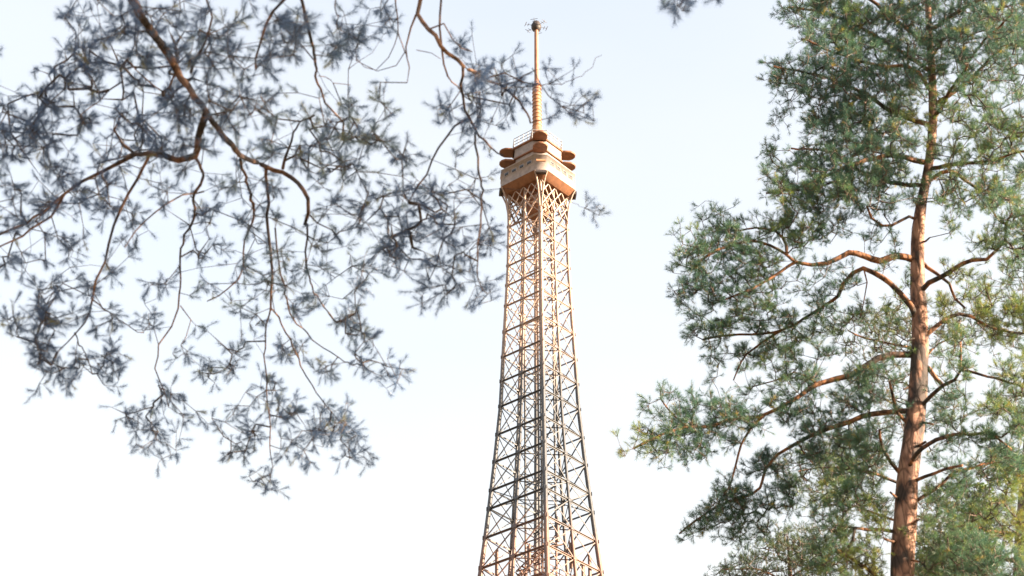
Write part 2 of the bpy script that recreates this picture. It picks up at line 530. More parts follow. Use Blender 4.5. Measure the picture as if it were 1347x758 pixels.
for hp in (75.9,):
    g = Geo()
    R0 = leg_r(hp) * 0.60
    loft(g, [chsq(R0, .2, hp), chsq(R0, .2, hp + .12)])
    pf = g.build("service_platform", M['steel'], tower, TC)
    g = Geo()
    c = chsq(R0 - .05, .2, hp)
    for i in range(8):
        for hz in (.55, 1.05):
            t = norm(c[(i + 1) % 8] - c[i])
            square_tube(g, [c[i] + Z3 * hz, c[(i + 1) % 8] + Z3 * hz], (np.cross(t, Z3), Z3), .06)
        m = max(1, int(np.linalg.norm(c[(i + 1) % 8] - c[i]) / .9))
        for q in range(m):
            p = c[i] + (c[(i + 1) % 8] - c[i]) * q / m
            square_tube(g, [p, p + Z3 * 1.05], (fx, fy), .06)
    g.build("railing", M['steel'], pf, TC)
for k, hh, fr in ((0, 78.2, .5), (0, 80.4, .28), (3, 79.6, .45), (3, 77.2, .7), (0, 76.6, .7), (3, 78.0, .2), (0, 77.9, .85)):
    p = corner(k, hh) * (1 - fr) + corner(k + 1, hh) * fr - face_n[k] * .35
    g = Geo()
    square_tube(g, [p - Z3 * 1.3, p + Z3 * 1.3], (face_n[k] * .6, norm(CD[k] - CD[(k + 1) % 4])), .3)
    square_tube(g, [p - face_n[k] * .15 - Z3 * 1.6, p - face_n[k] * .15 + Z3 * 1.6], (fx, fy), .09)
    g.build("panel_aerial", M['steel'], tower, TC)

# ---- the lookout cabin
HR, HWD = 4.0, 0.73
g = Geo()
loft(g, [chsq(3.3, .45, 121.75), chsq(3.55, .55, 121.95), chsq(3.98, HWD, 122.45)])
soffit = g.build("soffit", M['soffit'], tower, TC)
for k in range(4):                                   # curved corner brackets and lattice under the cabin
    for s in (-1, 1):
        g = Geo()
        t = norm(CD[(k + 1) % 4])
        pts = [TC + CD[k] * r + t * s * w + Z3 * z for r, w, z in ((3.2, .1, 118.3), (3.24, .18, 119.6), (3.42, .3, 120.9), (3.75, .5, 121.9), (4.0, .68, 122.4))]
        square_tube(g, pts, (CD[k], t), .16)
        g.build("bracket", M['steel'], tower, TC)
    n_b = 4
    for i in range(n_b):
        for d_ in (0, 1):
            def fp(u, z):
                rr = np.interp(z, [118.6, 120.2, 121.4, 122.45], [3.12, 3.12, 3.16, 3.3]); ww = .1
                t0 = norm(CD[(k + 1) % 4]); t1 = norm(CD[(k + 2) % 4])
                a = TC + CD[k] * rr + t0 * ww; b = TC + CD[(k + 1) % 4] * rr - t1 * ww
                return a + (b - a) * u + face_n[k] * .06 + Z3 * z
            u0, u1 = i / n_b, (i + 1) / n_b
            if d_: u0, u1 = u1, u0
            bar("bracket_lattice", fp(u0, 118.7), fp(u1, 120.3), .11, M['steel'], tower, TC, face_n[k])
            bar("bracket_lattice", fp(u1, 120.3), fp(u0, 121.8), .11, M['steel'], tower, TC, face_n[k])

g = Geo()
loft(g, [chsq(1.0, .4, 119.2), chsq(1.15, .4, 119.5), chsq(1.15, .4, 121.74)])
g.build("lift_housing", M['soffit'], tower, TC)
g = Geo()
loft(g, [chsq(HR, HWD, 122.45), chsq(HR, HWD, 124.45), chsq(HR + .06, HWD + .02, 124.46), chsq(HR + .06, HWD + .02, 124.6)])
g.build("lower_gallery", M['parapet'], tower, TC)
for k in range(4):                                   # four small windows in each side, a sign board on each cut corner
    t0 = norm(CD[(k + 1) % 4]); t1 = norm(CD[(k + 2) % 4])
    a = TC + CD[k] * HR + t0 * HWD; b = TC + CD[(k + 1) % 4] * HR - t1 * HWD
    ax = norm(b - a)
    for u in (.16, .39, .62, .85):
        p = a + (b - a) * u + Z3 * 123.72 + face_n[k] * .012
        g = Geo(); square_tube(g, [p - ax * .27, p + ax * .27], (face_n[k] * .2, Z3), .36)
        fr_ = g.build("window", M['glass'], tower, TC)
        g = Geo()
        for dz in (-.21, .21):
            square_tube(g, [p - ax * .33 + Z3 * dz, p + ax * .33 + Z3 * dz], (face_n[k], Z3), .07)
        for dx in (-.30, .30):
            square_tube(g, [p + ax * dx - Z3 * .174, p + ax * dx + Z3 * .174], (face_n[k], ax), .07)
        g.build("frame", M['parapet'], fr_, TC)
    p = TC + CD[k] * (HR + .02)
    g = Geo(); square_tube(g, [p + Z3 * 123.75 - t0 * .5, p + Z3 * 123.75 + t0 * .5], (CD[k] * .12, Z3), .3)
    g.build("name_board", M['mast'], tower, TC)
    g = Geo(); square_tube(g, [p + Z3 * 122.2 - t0 * .55, p + Z3 * 122.2 + t0 * .55], (CD[k], Z3), .36)
    g.build("corner_box", M['dark'], tower, TC)
g = Geo()
loft(g, [chsq(2.45, .78, 124.5), chsq(2.45, .78, 127.75)])
g.build("cabin_wall", M['parapet'], tower, TC)
g = Geo()
loft(g, [chsq(2.66, .8, 126.05), chsq(2.7, .82, 126.08), chsq(2.7, .82, 126.2), chsq(2.66, .8, 126.24)])
g.build("cabin_ledge", M['soffit'], tower, TC)
g = Geo()
loft(g, [chsq(2.56, .78, 126.25), chsq(2.56, .78, 127.45)])
g.build("upper_gallery", M['parapet'], tower, TC)
g = Geo()
loft(g, [chsq(2.68, .82, 127.46), chsq(2.74, .84, 127.5), chsq(2.74, .84, 127.66), chsq(2.6, .8, 127.8)])
g.build("roof", M['soffit'], tower, TC)
for z0 in (125.95, 127.46):                          # rounded corner canopies at two levels
    for k in range(4):
        t = norm(CD[(k + 1) % 4])
        prof = [(2.35, -.62), (2.9, -.8), (3.6, -.8), (4.0, -.55), (4.2, -.2), (4.2, .2), (4.0, .55), (3.6, .8), (2.9, .8), (2.35, .62)]
        rg = []
        for dz, s in ((0, .95), (.04, 1.0), (.19, 1.0), (.23, .95)):
            rg.append(np.array([TC + CD[k] * (3.3 + (r - 3.3) * s) + t * w * s + Z3 * (z0 + dz) for r, w in prof]))
        g = Geo(); loft(g, rg)
        g.build("corner_canopy", M['soffit'], tower, TC)
# roof railing
g = Geo()
c = chsq(2.65, .8, 127.7)
for i in range(8):
    for hz in (.4, .8, 1.2):
        t = norm(c[(i + 1) % 8] - c[i]); square_tube(g, [c[i] + Z3 * hz, c[(i + 1) % 8] + Z3 * hz], (np.cross(t, Z3), Z3), .05)
    m = max(1, int(np.linalg.norm(c[(i + 1) % 8] - c[i]) / .6))
    for q in range(m):
        p = c[i] + (c[(i + 1) % 8] - c[i]) * q / m
        square_tube(g, [p, p + Z3 * .7, p - norm(p - TC - Z3 * 127.95) * .12 + Z3 * 1.25], (fx, fy), .05)
g.build("roof_railing", M['grey_metal'], tower, TC)

def lathe(prof, n=14):
    g = Geo()
    th = np.linspace(0, 2 * np.pi, n, endpoint=False)
    rg = [TC + np.stack([r * np.cos(th), r * np.sin(th), np.full(n, z)], -1) for r, z in prof]
    loft(g, rg)
    return g
lathe([(1.0, 127.9), (1.0, 129.0), (.95, 129.3), (.72, 130.3), (.55, 131.2)]).build("mast_foot", M['mast'], tower, TC)
ms = lathe([(.46, 131.0), (.46, 134), (.43, 137.0), (.3, 137.5)]).build("mast", M['mast'], tower, TC)
for z in np.arange(131.4, 137.2, .52):
    lathe([(.44, z), (.54, z + .03), (.54, z + .12), (.44, z + .16)]).build("mast_ring", M['mast'], tower, TC)
lathe([(.27, 137.4), (.25, 142), (.22, 145.7)], 10).build("pole", M['pole'], tower, TC)
tp = lathe([(.2, 145.3), (.52, 145.5), (.58, 145.8), (.58, 146.2), (.4, 146.55), (.12, 146.75)], 8).build("pole_head", M['dark'], tower, TC)
for i in range(6):
    a = math.radians(60 * i + 18)
    d = np.array([math.cos(a), math.sin(a), 0]); t = np.array([-d[1], d[0], 0])
    g = Geo(); c = TC + Z3 * 146.0
    square_tube(g, [c + d * .5, c + d * 1.3], (t, Z3), .035)
    for r_, l_ in ((.95, .3), (1.28, .42)):
        square_tube(g, [c + d * r_ - t * l_, c + d * r_ + t * l_], (d, Z3), .04)
    square_tube(g, [c + d * 1.28 - Z3 * .25, c + d * 1.28 + Z3 * .25], (d, t), .03)
    g.build("aerial", M['aerial'], tower, TC)

# ------------------------------------------------------------------ pines
def grow(starts, limb_of, pts, rs, seg=0.13, wob=0.10, sag=0.0, limit=None):
    """joins every foliage point to the nearest wood (Prim), adding bent twigs.
    starts: (n,3) wood nodes, limb_of: their limb index. Returns node arrays."""
    n0 = len(starts)
    pos = list(starts); par = [-1] * n0; lim = list(limb_of)
    N = len(pts)
    pts = np.asarray(pts)
    S = np.asarray(starts)
    best = np.full(N, 1e9); bi = np.zeros(N, int)
    for a in range(0, n0, 400):
        d = np.linalg.norm(pts[:, None] - S[None, a:a + 400], axis=2)
        j = d.argmin(1); dm = d[np.arange(N), j]
        up = dm < best; best[up] = dm[up]; bi[up] = j[up] + a
    left = np.ones(N, bool)
    tip = np.zeros(N, int); direc = np.zeros((N, 3))
    for _ in range(N):
        i = int(np.where(left, best, 1e9).argmin())
        left[i] = False
        a = np.array(pos[bi[i]]); b = pts[i]
        L = np.linalg.norm(b - a)
        k = max(1, int(L / seg))
        bend = rs.normal(0, wob * L, 3); bend[2] -= sag * L
        prev = bi[i]; new = []
        for s in range(1, k + 1):
            u = s / k
            p = a + (b - a) * u + bend * 4 * u * (1 - u) * 0.5
            if s < k: p = p + rs.normal(0, 0.012, 3)
            pos.append(p); par.append(prev); lim.append(lim[bi[i]]); prev = len(pos) - 1
            new.append(p)
        tip[i] = prev
        direc[i] = pos[prev] - np.asarray(pos[par[prev]])
        nn = np.array(new); base = len(pos) - k
        d = np.linalg.norm(pts[:, None] - nn[None], axis=2)
        j = d.argmin(1); dm = d[np.arange(N), j] * 1.02
        up = dm < best; best[up] = dm[up]; bi[up] = j[up] + base
    return np.array(pos), np.array(par), np.array(lim), tip, norm(direc)

def radii(par, n0, r_tip, power, tips):
    cnt = np.zeros(len(par)); np.add.at(cnt, tips, 1.0)
    for i in range(len(par) - 1, n0 - 1, -1):
        if par[i] >= 0: cnt[par[i]] += cnt[i]
    return r_tip * np.maximum(cnt, 1) ** power

def needles_mesh(base, axis, length, n_needle, rs, nl=0.06, nw=0.0022, tone=None, spread=(0.45, 1.15)):
    """needle brushes: base (m,3) shoot starts, axis (m,3) unit, length (m,)"""
    m = len(base)
    ref = np.where(np.abs(axis[:, 2:3]) > 0.9, np.array([[1., 0, 0]]), np.array([[0, 0, 1.]]))
    a = norm(np.cross(axis, ref)); b = np.cross(axis, a)
    t = rs.random((m, n_needle)) ** 0.75
    ph = rs.random((m, n_needle)) * 2 * np.pi
    al = rs.uniform(*spread, (m, n_needle)) * (1.05 - 0.45 * t)
    root = base[:, None] + axis[:, None] * (t * length[:, None])[..., None]
    dr = axis[:, None] * np.cos(al)[..., None] + (a[:, None] * np.cos(ph)[..., None] + b[:, None] * np.sin(ph)[..., None]) * np.sin(al)[..., None]
    ln = nl * rs.uniform(0.7, 1.15, (m, n_needle))
    tipp = root + dr * ln[..., None]; tipp[..., 2] -= 0.004
    side = norm(np.cross(dr, rs.normal(0, 1, (m, n_needle, 3)))) * nw * 0.5
    v = np.stack([root - side, root + side, tipp], 2).reshape(-1, 3)
    f = np.arange(len(v)).reshape(-1, 3)
    tn = np.zeros(m) if tone is None else tone
    tt = np.repeat(np.clip(tn[:, None] + rs.normal(0, .07, (m, n_needle)), 0, 1).ravel(), 3)
    return v, f, tt

def vnoise(p, seed, scale):
    """cheap smooth noise, sum of sines, about -1..1"""
    r = np.random.default_rng(seed)
    s = np.zeros(len(p))
    for i in range(5):
        k = r.normal(0, 1, 3) * scale; s += np.sin(p @ k + r.random() * 6.28)
    return s / 2.6

class Pine:
    def __init__(self, name, label, base, seed, group=None):
        self.o = empty(name, base); self.base = np.array(base, float)
        tag(self.o, label, "tree", group)
        self.rs = np.random.default_rng(seed); self.seed = seed
        self.limbs = []          # (points, radii)
    def trunk(self, pts, rad, mat, n=18, step=0.25):
        q, par = spline(np.column_stack([pts, rad]), step)
        g = Geo(); tube(g, q[:, :3], q[:, 3], n, 0.10)
        self.tr = g.build("trunk", mat, self.o, self.base, True)
        self.tr_pts = q[:, :3]; self.tr_rad = q[:, 3]
    def limb(self, pts, r0, r1, step=0.09):
        q, par = spline(pts, step)
        s = self.rs
        jit = s.normal(0, 0.006, q.shape); jit[0] = 0
        q = q + jit
        self.limbs.append((q, r0 + (r1 - r0) * par ** 0.8))
    def finish(self, pts, wood, leaf, shoots=(2, 4), n_needle=34, nl=0.06, nw=0.0024, shoot_len=0.10, off=0.05,
               up=0.35, out=0.3, sag=0.0, r_tip=0.0028, power=0.42, use_trunk=False, tone_bias=0.0, twig_sides=5, wob=.1, spread=(.45, 1.15), part="needles"):
        rs = self.rs
        L = self.limbs
        st = [q for q, r in L]; li = [np.full(len(q), i) for i, (q, r) in enumerate(L)]
        if use_trunk:
            sel = self.tr_pts[::2]
            st.append(sel); li.append(np.full(len(sel), len(L)))
        st = np.concatenate(st); li = np.concatenate(li)
        pos, par, lim, tip, dr = grow(st, li, pts, rs, wob=wob, sag=sag)
        n0 = len(st)
        rad = radii(par, n0, r_tip, power, tip)
        ctr = self.tr_pts.mean(0)
        for i in range(len(L) + (1 if use_trunk else 0)):
            g = Geo()
            if i < len(L):
                tube(g, L[i][0], L[i][1], 9, 0.12)
            g.split = g.n
            e = np.where((lim == i) & (par >= 0))[0]
            ti = np.where(lim[tip] == i)[0]
            if i >= len(L) and len(ti) == 0: continue
            if len(e):
                r1 = np.minimum(rad[e], 0.022); r0 = np.minimum(np.where(par[e] < n0, rad[e] * 1.15, rad[par[e]]), 0.025)
                frusta(g, pos[par[e]], pos[e], r0, r1, twig_sides)
            if len(ti):
                k = rs.integers(shoots[0], shoots[1] + 1, len(ti))
                c = np.repeat(pos[tip[ti]], k, 0); d = np.repeat(dr[ti], k, 0)
                m = len(c)
                o3 = np.repeat(norm((pos[tip[ti]] - ctr) * np.array([1, 1, .3])), k, 0)
                ax = norm(d * 0.55 + rs.normal(0, 0.55, (m, 3)) + np.array([0, 0, up]) + o3 * out)
                b0 = c + ax * rs.uniform(0, off, m)[:, None]
                ln = shoot_len * rs.uniform(.6, 1.3, m)
                frusta(g, c, b0 + ax * (ln * .95)[:, None], np.full(m, r_tip), np.full(m, r_tip * .6), 4)
                tone = 0.42 + tone_bias + 0.28 * vnoise(c, self.seed + 5, 1.6) + rs.normal(0, .10, m)
                tone = np.where(rs.random(m) < 0.035, rs.uniform(.9, 1, m), np.clip(tone, 0, .88))
                v, f, tt = needles_mesh(b0, ax, ln, n_needle, rs, nl, nw, tone, spread)
            wo = g.build("limb" if i < len(L) else "branches", wood, self.o, self.base, True, M['twig'])
            if i >= len(L): tag(wo, kind="stuff")
            if len(ti):
                nm = mesh_obj(part, v, f, leaf, wo, self.base, False, tt)
                tag(nm, kind="stuff")

def cells(rows, x0, y0, size, mult, rs, dmin=0):
    """foliage points in the picture grid from rows of density digits"""
    out = []
    for j, row in enumerate(rows):
        for i, ch in enumerate(row):
            d = int(ch)
            if d <= dmin: continue
            n = rs.poisson(d * mult)
            if n:
                out.append(np.column_stack([x0 + (i + rs.random(n)) * size, y0 + (j + rs.random(n)) * size]))
    return np.concatenate(out)

def clumped(px, rs, r, k, pull=0.55):
    """pull points towards random sub-centres so they read as clumps with gaps"""
    c = px[rs.permutation(len(px))[:max(1, len(px) // k)]]
    d = ((px[:, None] - c[None]) ** 2).sum(2)
    j = d.argmin(1)
    return c[j] + (px - c[j]) * pull + rs.normal(0, r, px.shape)

# ---- near pine on the left whose branches hang into the picture ------------------------------------
near = Pine("pine_tree", "near pine with thin drooping branches hanging free against the pale sky", (-4.6, 5.4, 0), 21)
near.trunk([(-4.6, 5.4, -.2), (-4.62, 5.42, 3), (-4.55, 5.5, 7), (-4.6, 5.4, 10.4), (-4.7, 5.3, 13.5), (-4.6, 5.3, 16.5)], [.24, .21, .18, .15, .09, .03], M['bark'])
def dL(x, y):
    x = np.asarray(x, float); y = np.asarray(y, float)
    return 12.3 + y / 640 * 2.8 + 0.75 * np.sin(x / 90 + 1.0) * np.cos(y / 120) + 0.45 * np.sin(x / 37 + y / 51)
def PL(pts, dd=0.0):
    return [at(x, y, float(dL(x, y)) + dd) for x, y in pts]
S_ = 0.0045
def nl(px, w0, w1, pre=None, dd=0.0):
    p = PL(px, dd)
    if pre is not None: p = [np.array(q, float) for q in pre] + p
    near.limb(p, w0 * S_ / 2, w1 * S_ / 2)
nl([(40, -215), (92, -130), (140, -55), (185, 20), (213, 60), (235, 95), (258, 128), (275, 152), (300, 185), (320, 207), (345, 217), (372, 228), (392, 240), (405, 262), (408, 282), (403, 297)], 16, 5, [(-4.58, 5.45, 10.0)])
nl([(271, 150), (262, 180), (255, 205), (235, 211), (215, 205), (195, 203), (178, 203), (160, 212), (135, 225), (108, 240), (85, 255), (55, 280), (20, 300), (-30, 322)], 12, 3)
nl([(85, 255), (66, 285), (42, 303), (15, 317), (-20, 335)], 5, 2)
nl([(197, 204), (180, 235), (160, 275), (150, 295), (143, 320), (138, 345), (128, 370), (120, 395), (110, 425), (98, 440), (78, 462)], 5, 2)
nl([(98, 438), (110, 462), (122, 490)], 2.4, 1.6)
nl([(120, 393), (145, 412), (168, 428), (190, 440)], 2.4, 1.5)
nl([(178, 203), (160, 188), (150, 172), (158, 150)], 5, 2)
nl([(257, 207), (268, 233), (255, 255), (256, 285), (243, 310), (237, 340), (238, 385), (236, 405), (225, 430), (210, 455), (205, 485), (215, 512), (222, 535)], 5, 1.7)
nl([(237, 402), (251, 420), (246, 440), (236, 456)], 2, 1.3)
nl([(268, 252), (240, 258), (205, 278), (180, 305), (165, 325)], 3, 1.5)
nl([(316, 210), (332, 268), (332, 292), (321, 315), (319, 351), (300, 380), (272, 396)], 5, 2)
nl([(350, 222), (352, 255), (352, 300), (356, 340), (357, 380), (356, 405), (348, 440), (350, 500), (355, 560), (357, 625)], 6, 1.6)
nl([(356, 405), (381, 446), (396, 481), (417, 517), (434, 542), (455, 560)], 3.2, 1.8)
nl([(404, 295), (403, 330), (406, 365), (417, 390), (432, 412)], 4, 2)
nl([(362, 300), (364, 330), (374, 378), (385, 419), (417, 450), (452, 475), (478, 481)], 3.4, 1.8)
nl([(372, 222), (381, 193), (394, 161), (412, 152)], 5, 2)
nl([(251, 96), (269, 54), (278, 22), (266, -20)], 4, 2.4)
nl([(232, 95), (215, 120), (180, 90), (155, 70)], 3, 1.6)
nl([(160, 108), (145, 118), (130, 135), (105, 150)], 3, 1.6)
# second limb, entering above the tower
far_pre = [(-4.6, 5.42, 11.3), (-2.9, 7.0, 11.0), (-1.3, 8.3, 10.2)]
nl([(548, -40), (548, 18), (565, 38), (582, 60), (609, 87), (641, 103), (669, 118), (682, 134), (693, 150), (700, 163)], 10, 3, far_pre)
nl([(547, 20), (540, 38), (533, 63), (538, 90), (536, 108)], 4, 1)
nl([(609, 87), (608, 125), (616, 155), (630, 179), (645, 193), (661, 205)], 5, 2.5)
nl([(613, 157), (587, 179), (569, 211), (551, 244), (538, 265)], 4, 2)
nl([(625, 175), (630, 220), (634, 251), (632, 296), (627, 345), (634, 380)], 4, 1.6)
nl([(640, 103), (665, 96), (690, 108), (715, 112)], 2.5, 1.4)
nl([(545, -30), (579, -14), (579, 36), (582, 85), (594, 108), (606, 118)], 4, 2)
nl([(566, 38), (586, 31), (597, 52), (620, 70)], 2.5, 1.5)
nl([(546, -35), (470, -45), (398, -25), (408, 45), (414, 76), (419, 117), (434, 143), (450, 160)], 6, 2.6)
nl([(420, -42), (378, -5), (349, 34), (340, 63), (334, 92)], 4.5, 2.5)
nl([(470, -45), (500, -20), (521, 5), (524, 45), (535, 75)], 3.5, 1.6)
nl([(524, 42), (512, 75), (495, 90), (478, 88), (460, 70)], 1.6, .9)
nl([(533, 68), (520, 84), (495, 93), (470, 82), (452, 60)], 1.6, .9)
nl([(419, 100), (440, 108), (452, 110), (462, 112)], 1.4, .8)
nl([(443, -35), (441, 10), (446, 40), (448, 70)], 2.2, 1.2)
nl([(548, 66), (565, 70), (580, 80)], 1.3, .8)
nl([(715, 112), (745, 108), (770, 95), (790, 70)], 1.2, .7)
nl([(700, 90), (725, 130), (755, 150), (780, 160)], 1.8, 1.2)
nl([(669, 118), (690, 100), (705, 92)], 2.4, 1.4)
nl([(548, -42), (650, -70), (780, -60), (880, -30), (900, -14), (898, 4)], 6, 1.6)
nl([(885, -30), (925, -18), (945, -2)], 2.5, 1.2)
nl([(634, 250), (680, 250), (740, 262), (772, 274)], .9, .7)

GL = ["00566666655440000000",
      "00577666642310031000",
      "06655666630000055320",
      "57565886655430046322",
      "58566744446741035200",
      "46454234434743455100",
      "45544344443455444200",
      "54223033334456554100",
      "21411122354355443200",
      "13222213552300111100",
      "57334113363600000000",
      "03363123553310000000",
      "03333254644340000000",
      "00004412466500000000",
      "00002301434500000000",
      "00000100200000000000",
      "00000000000000000000"]
rs = near.rs
px = cells(GL, 0, 0, 40, 1.7, rs)
px = clumped(px, rs, 2.8, 6, .42)
extra = [(520, 490, 7, 10), (505, 483, 4, 7), (470, 590, 8, 10), (484, 602, 4, 7), (462, 604, 5, 7), (355, 636, 6, 9), (342, 628, 3, 6), (207, 590, 6, 8), (180, 558, 7, 9), (198, 563, 6, 8),
         (196, 545, 6, 8), (345, 528, 12, 10), (366, 530, 8, 9), (420, 552, 8, 8), (440, 568, 10, 9), (452, 575, 6, 8), (555, 396, 4, 8), (780, 278, 5, 6), (764, 262, 1, 4), (637, 383, 5, 8), (626, 395, 3, 6),
         (300, 587, 6, 9), (320, 582, 8, 9), (322, 592, 5, 7), (405, 606, 4, 6), (398, 598, 3, 5), (368, 592, 6, 8), (241, 540, 7, 8), (20, 425, 8, 10), (55, 435, 12, 10), (62, 410, 8, 9), (50, 450, 6, 8),
         (140, 475, 14, 10), (150, 500, 5, 7), (50, 478, 6, 8), (80, 500, 5, 6), (75, 490, 7, 9), (455, 425, 10, 9), (465, 410, 5, 7), (485, 448, 6, 6), (482, 470, 5, 6), (520, 335, 9, 10), (490, 345, 6, 10),
         (540, 320, 6, 9), (560, 345, 5, 7), (590, 355, 6, 8), (612, 330, 4, 7), (600, 372, 4, 7), (893, 3, 9, 8), (880, 0, 4, 6), (940, 0, 3, 5), (900, 10, 2, 5), (470, 45, 10, 9), (473, 55, 6, 7),
         (450, 45, 3, 6), (590, 145, 8, 9), (580, 140, 4, 5), (765, 155, 3, 7), (745, 150, 2, 6), (722, 125, 4, 8), (540, 185, 2, 5), (530, 205, 4, 8)]
ex = np.concatenate([np.column_stack([x + rs.normal(0, s, n), y + rs.normal(0, s, n)]) for x, y, n, s in extra])
deep = cells(GL[:10], 0, 0, 40, 1.0, rs)
off_frame = np.column_stack([rs.uniform(90, 520, 160), rs.uniform(-190, -5, 160)])
off2 = np.column_stack([rs.uniform(-120, 0, 70), rs.uniform(60, 440, 70)])
px = np.concatenate([px, ex, off_frame, off2, deep])
back_l = np.arange(len(px)) >= len(px) - len(deep)
keep = (~((px[:, 0] > 652) & (px[:, 0] < 760) & (px[:, 1] > 166)) & ~((np.abs(px[:, 0] - 709) < 10) & (px[:, 1] < 190) & (px[:, 1] > 0)))
px = px[keep]; back_l = back_l[keep]
dp = dL(px[:, 0], px[:, 1]) + rs.normal(0, .22, len(px)) + np.where(back_l, rs.uniform(.4, 1.6, len(px)), 0)
pts = np.array([at(x, y, d) for (x, y), d in zip(px, dp)])
near.finish(pts, M['limb_near'], M['needles_blue'], shoots=(2, 3), n_needle=96, nl=.048, nw=.00115, shoot_len=.075, off=.02, up=.1, out=.15, spread=(.4, 1.5), r_tip=.0018, power=.36, wob=.12, tone_bias=-.06)

# ---- the tall pine on the right ------------------------------------------------------------------
YT = 22.5
tp_px = [(1187, 900), (1187, 758), (1190, 690), (1194, 630), (1201, 575), (1207, 520), (1210, 460), (1210, 420), (1207, 380), (1207, 340), (1208, 300), (1213, 262), (1222, 215), (1227, 160), (1226, 100), (1222, 40), (1220, -30), (1222, -120), (1215, -210)]
tp_w = [28, 28, 28, 28, 28, 25, 21, 19, 18, 17, 16, 14, 12, 11, 9, 8, 7, 5, 2]
tpts = [at_y(x, y, YT) for x, y in tp_px]
trad = []
for p, w in zip(tpts, tp_w): trad.append(w * np.linalg.norm(p - EYE) / FPX / 2)
b0 = tpts[0].copy(); base = np.array([b0[0] - .25, YT, 0])
mid_ = (base + b0) / 2 + np.array([-.05, 0, 0])
main = Pine("pine_tree", "tall pine with bare sunlit orange trunk and layered green crown", base, 33)
main.trunk([base - Z3 * .2, mid_] + tpts, [.24, .17] + trad, M['bark'], 22, .2)
TD = [np.linalg.norm(p - EYE) for p in tpts]
def d_tr(y): return float(np.interp(-y, [-q[1] for q in tp_px], TD))
main_px = []      # picture-space record of the limbs: (x, y, distance)
def ml(px, w0, w1, swing):
    """swing: metres towards (-) or away from (+) the camera at the tip"""
    p = []
    L = np.concatenate([[0], np.cumsum([math.dist(px[i], px[i + 1]) for i in range(len(px) - 1)])])
    for (x, y), l in zip(px, L / L[-1]):
        d = d_tr(px[0][1]) + swing * l ** 1.2
        p.append(at(x, y, d)); main_px.append((x, y, d))
    main.limb(p, w0 * .0098 / 2, w1 * .0098 / 2, .12)
def d_near(x, y):
    best = None
    a = np.array(main_px); j = ((a[:, 0] - x) ** 2 + (a[:, 1] - y) ** 2).argmin()
    return a[j, 2]
def ml2(px, w0, w1, swing):
    d0 = d_near(*px[0]); p = []
    for i, (x, y) in enumerate(px):
        d = d0 + swing * i / (len(px) - 1)
        p.append(at(x, y, d)); main_px.append((x, y, d))
    main.limb(p, w0 * .0098 / 2, w1 * .0098 / 2, .12)
ml([(1206, 343), (1178, 337), (1157, 344), (1137, 337), (1116, 332), (1102, 339), (1088, 346), (1067, 349), (1046, 344), (1033, 334), (1000, 318), (955, 325), (915, 345)], 11, 3, -1.5)
ml2([(1046, 345), (1020, 362), (990, 380), (950, 395)], 5, 2, -.5)
ml2([(1035, 335), (1030, 312), (1005, 300), (960, 305)], 5, 2, .3)
ml([(1209, 426), (1199, 403), (1185, 386), (1171, 372), (1150, 360), (1136, 353), (1123, 360), (1109, 375), (1102, 389), (1084, 403), (1067, 413), (1046, 427), (1029, 434), (1000, 440), (960, 440), (925, 446)], 9, 3, .9)
ml2([(1029, 434), (1000, 452), (975, 475), (965, 500)], 4, 2, .4)
ml2([(1136, 353), (1140, 372), (1138, 390), (1130, 420)], 2.5, 1.2, -.2)
ml([(1208, 467), (1175, 467), (1154, 472), (1136, 483), (1116, 495), (1099, 499), (1075, 505), (1051, 521), (1033, 532), (1007, 545), (985, 550), (959, 552), (933, 561), (905, 562), (870, 572), (833, 590)], 10, 3, -1.9)
ml2([(1007, 545), (990, 560), (975, 585), (968, 610), (960, 640), (945, 660)], 4, 2, -.3)
ml2([(1075, 505), (1060, 495), (1045, 490), (1020, 500), (990, 510)], 3, 1.5, .5)
ml2([(905, 562), (885, 545), (870, 525), (868, 512)], 3, 1.5, .1)
ml([(1202, 540), (1157, 543), (1133, 549), (1109, 559), (1076, 569), (1052, 581), (1023, 598), (1007, 618), (1001, 642), (975, 655), (945, 665), (915, 685), (893, 702)], 8, 2.5, -.6)
ml2([(1050, 582), (1060, 600), (1070, 612)], 3, 1.5, .3)
ml([(1188, 628), (1172, 608), (1161, 590), (1157, 565)], 6, 3, -.3)
ml([(1199, 563), (1182, 545), (1174, 521), (1170, 500)], 6, 3, -.35)
ml([(1186, 699), (1160, 698), (1141, 697), (1125, 695), (1121, 711), (1113, 724), (1100, 724), (1084, 736), (1066, 749)], 5, 3, -.5)
ml2([(1100, 724), (1122, 735), (1150, 757), (1165, 772)], 5, 4, .2)
ml([(1209, 386), (1222, 372), (1239, 364), (1259, 351), (1278, 342), (1298, 341), (1311, 329), (1321, 316), (1323, 296), (1330, 280)], 8, 3, -1.0)
ml([(1209, 340), (1219, 352), (1232, 360), (1248, 372), (1256, 392), (1270, 405)], 6, 3, -.3)
ml([(1212, 447), (1229, 430), (1245, 418), (1262, 413), (1278, 417), (1295, 427), (1320, 435), (1360, 440)], 7, 3, .9)
ml([(1209, 478), (1222, 484), (1232, 500), (1240, 507)], 8, 5, -.15)
ml([(1207, 540), (1226, 520), (1240, 507), (1255, 500), (1263, 488), (1300, 495), (1350, 510)], 6, 3, -.8)
ml2([(1263, 488), (1264, 470), (1263, 450)], 3, 2, .1)
ml([(1192, 628), (1199, 608), (1212, 590), (1231, 579), (1255, 572), (1278, 571), (1303, 569), (1315, 579), (1330, 592)], 7, 3, -1.1)
ml([(1194, 636), (1226, 624), (1244, 617), (1265, 612)], 5, 3, -.6)
ml([(1191, 667), (1223, 649), (1239, 637), (1255, 621), (1278, 616), (1307, 608), (1345, 607)], 5, 2.5, .7)
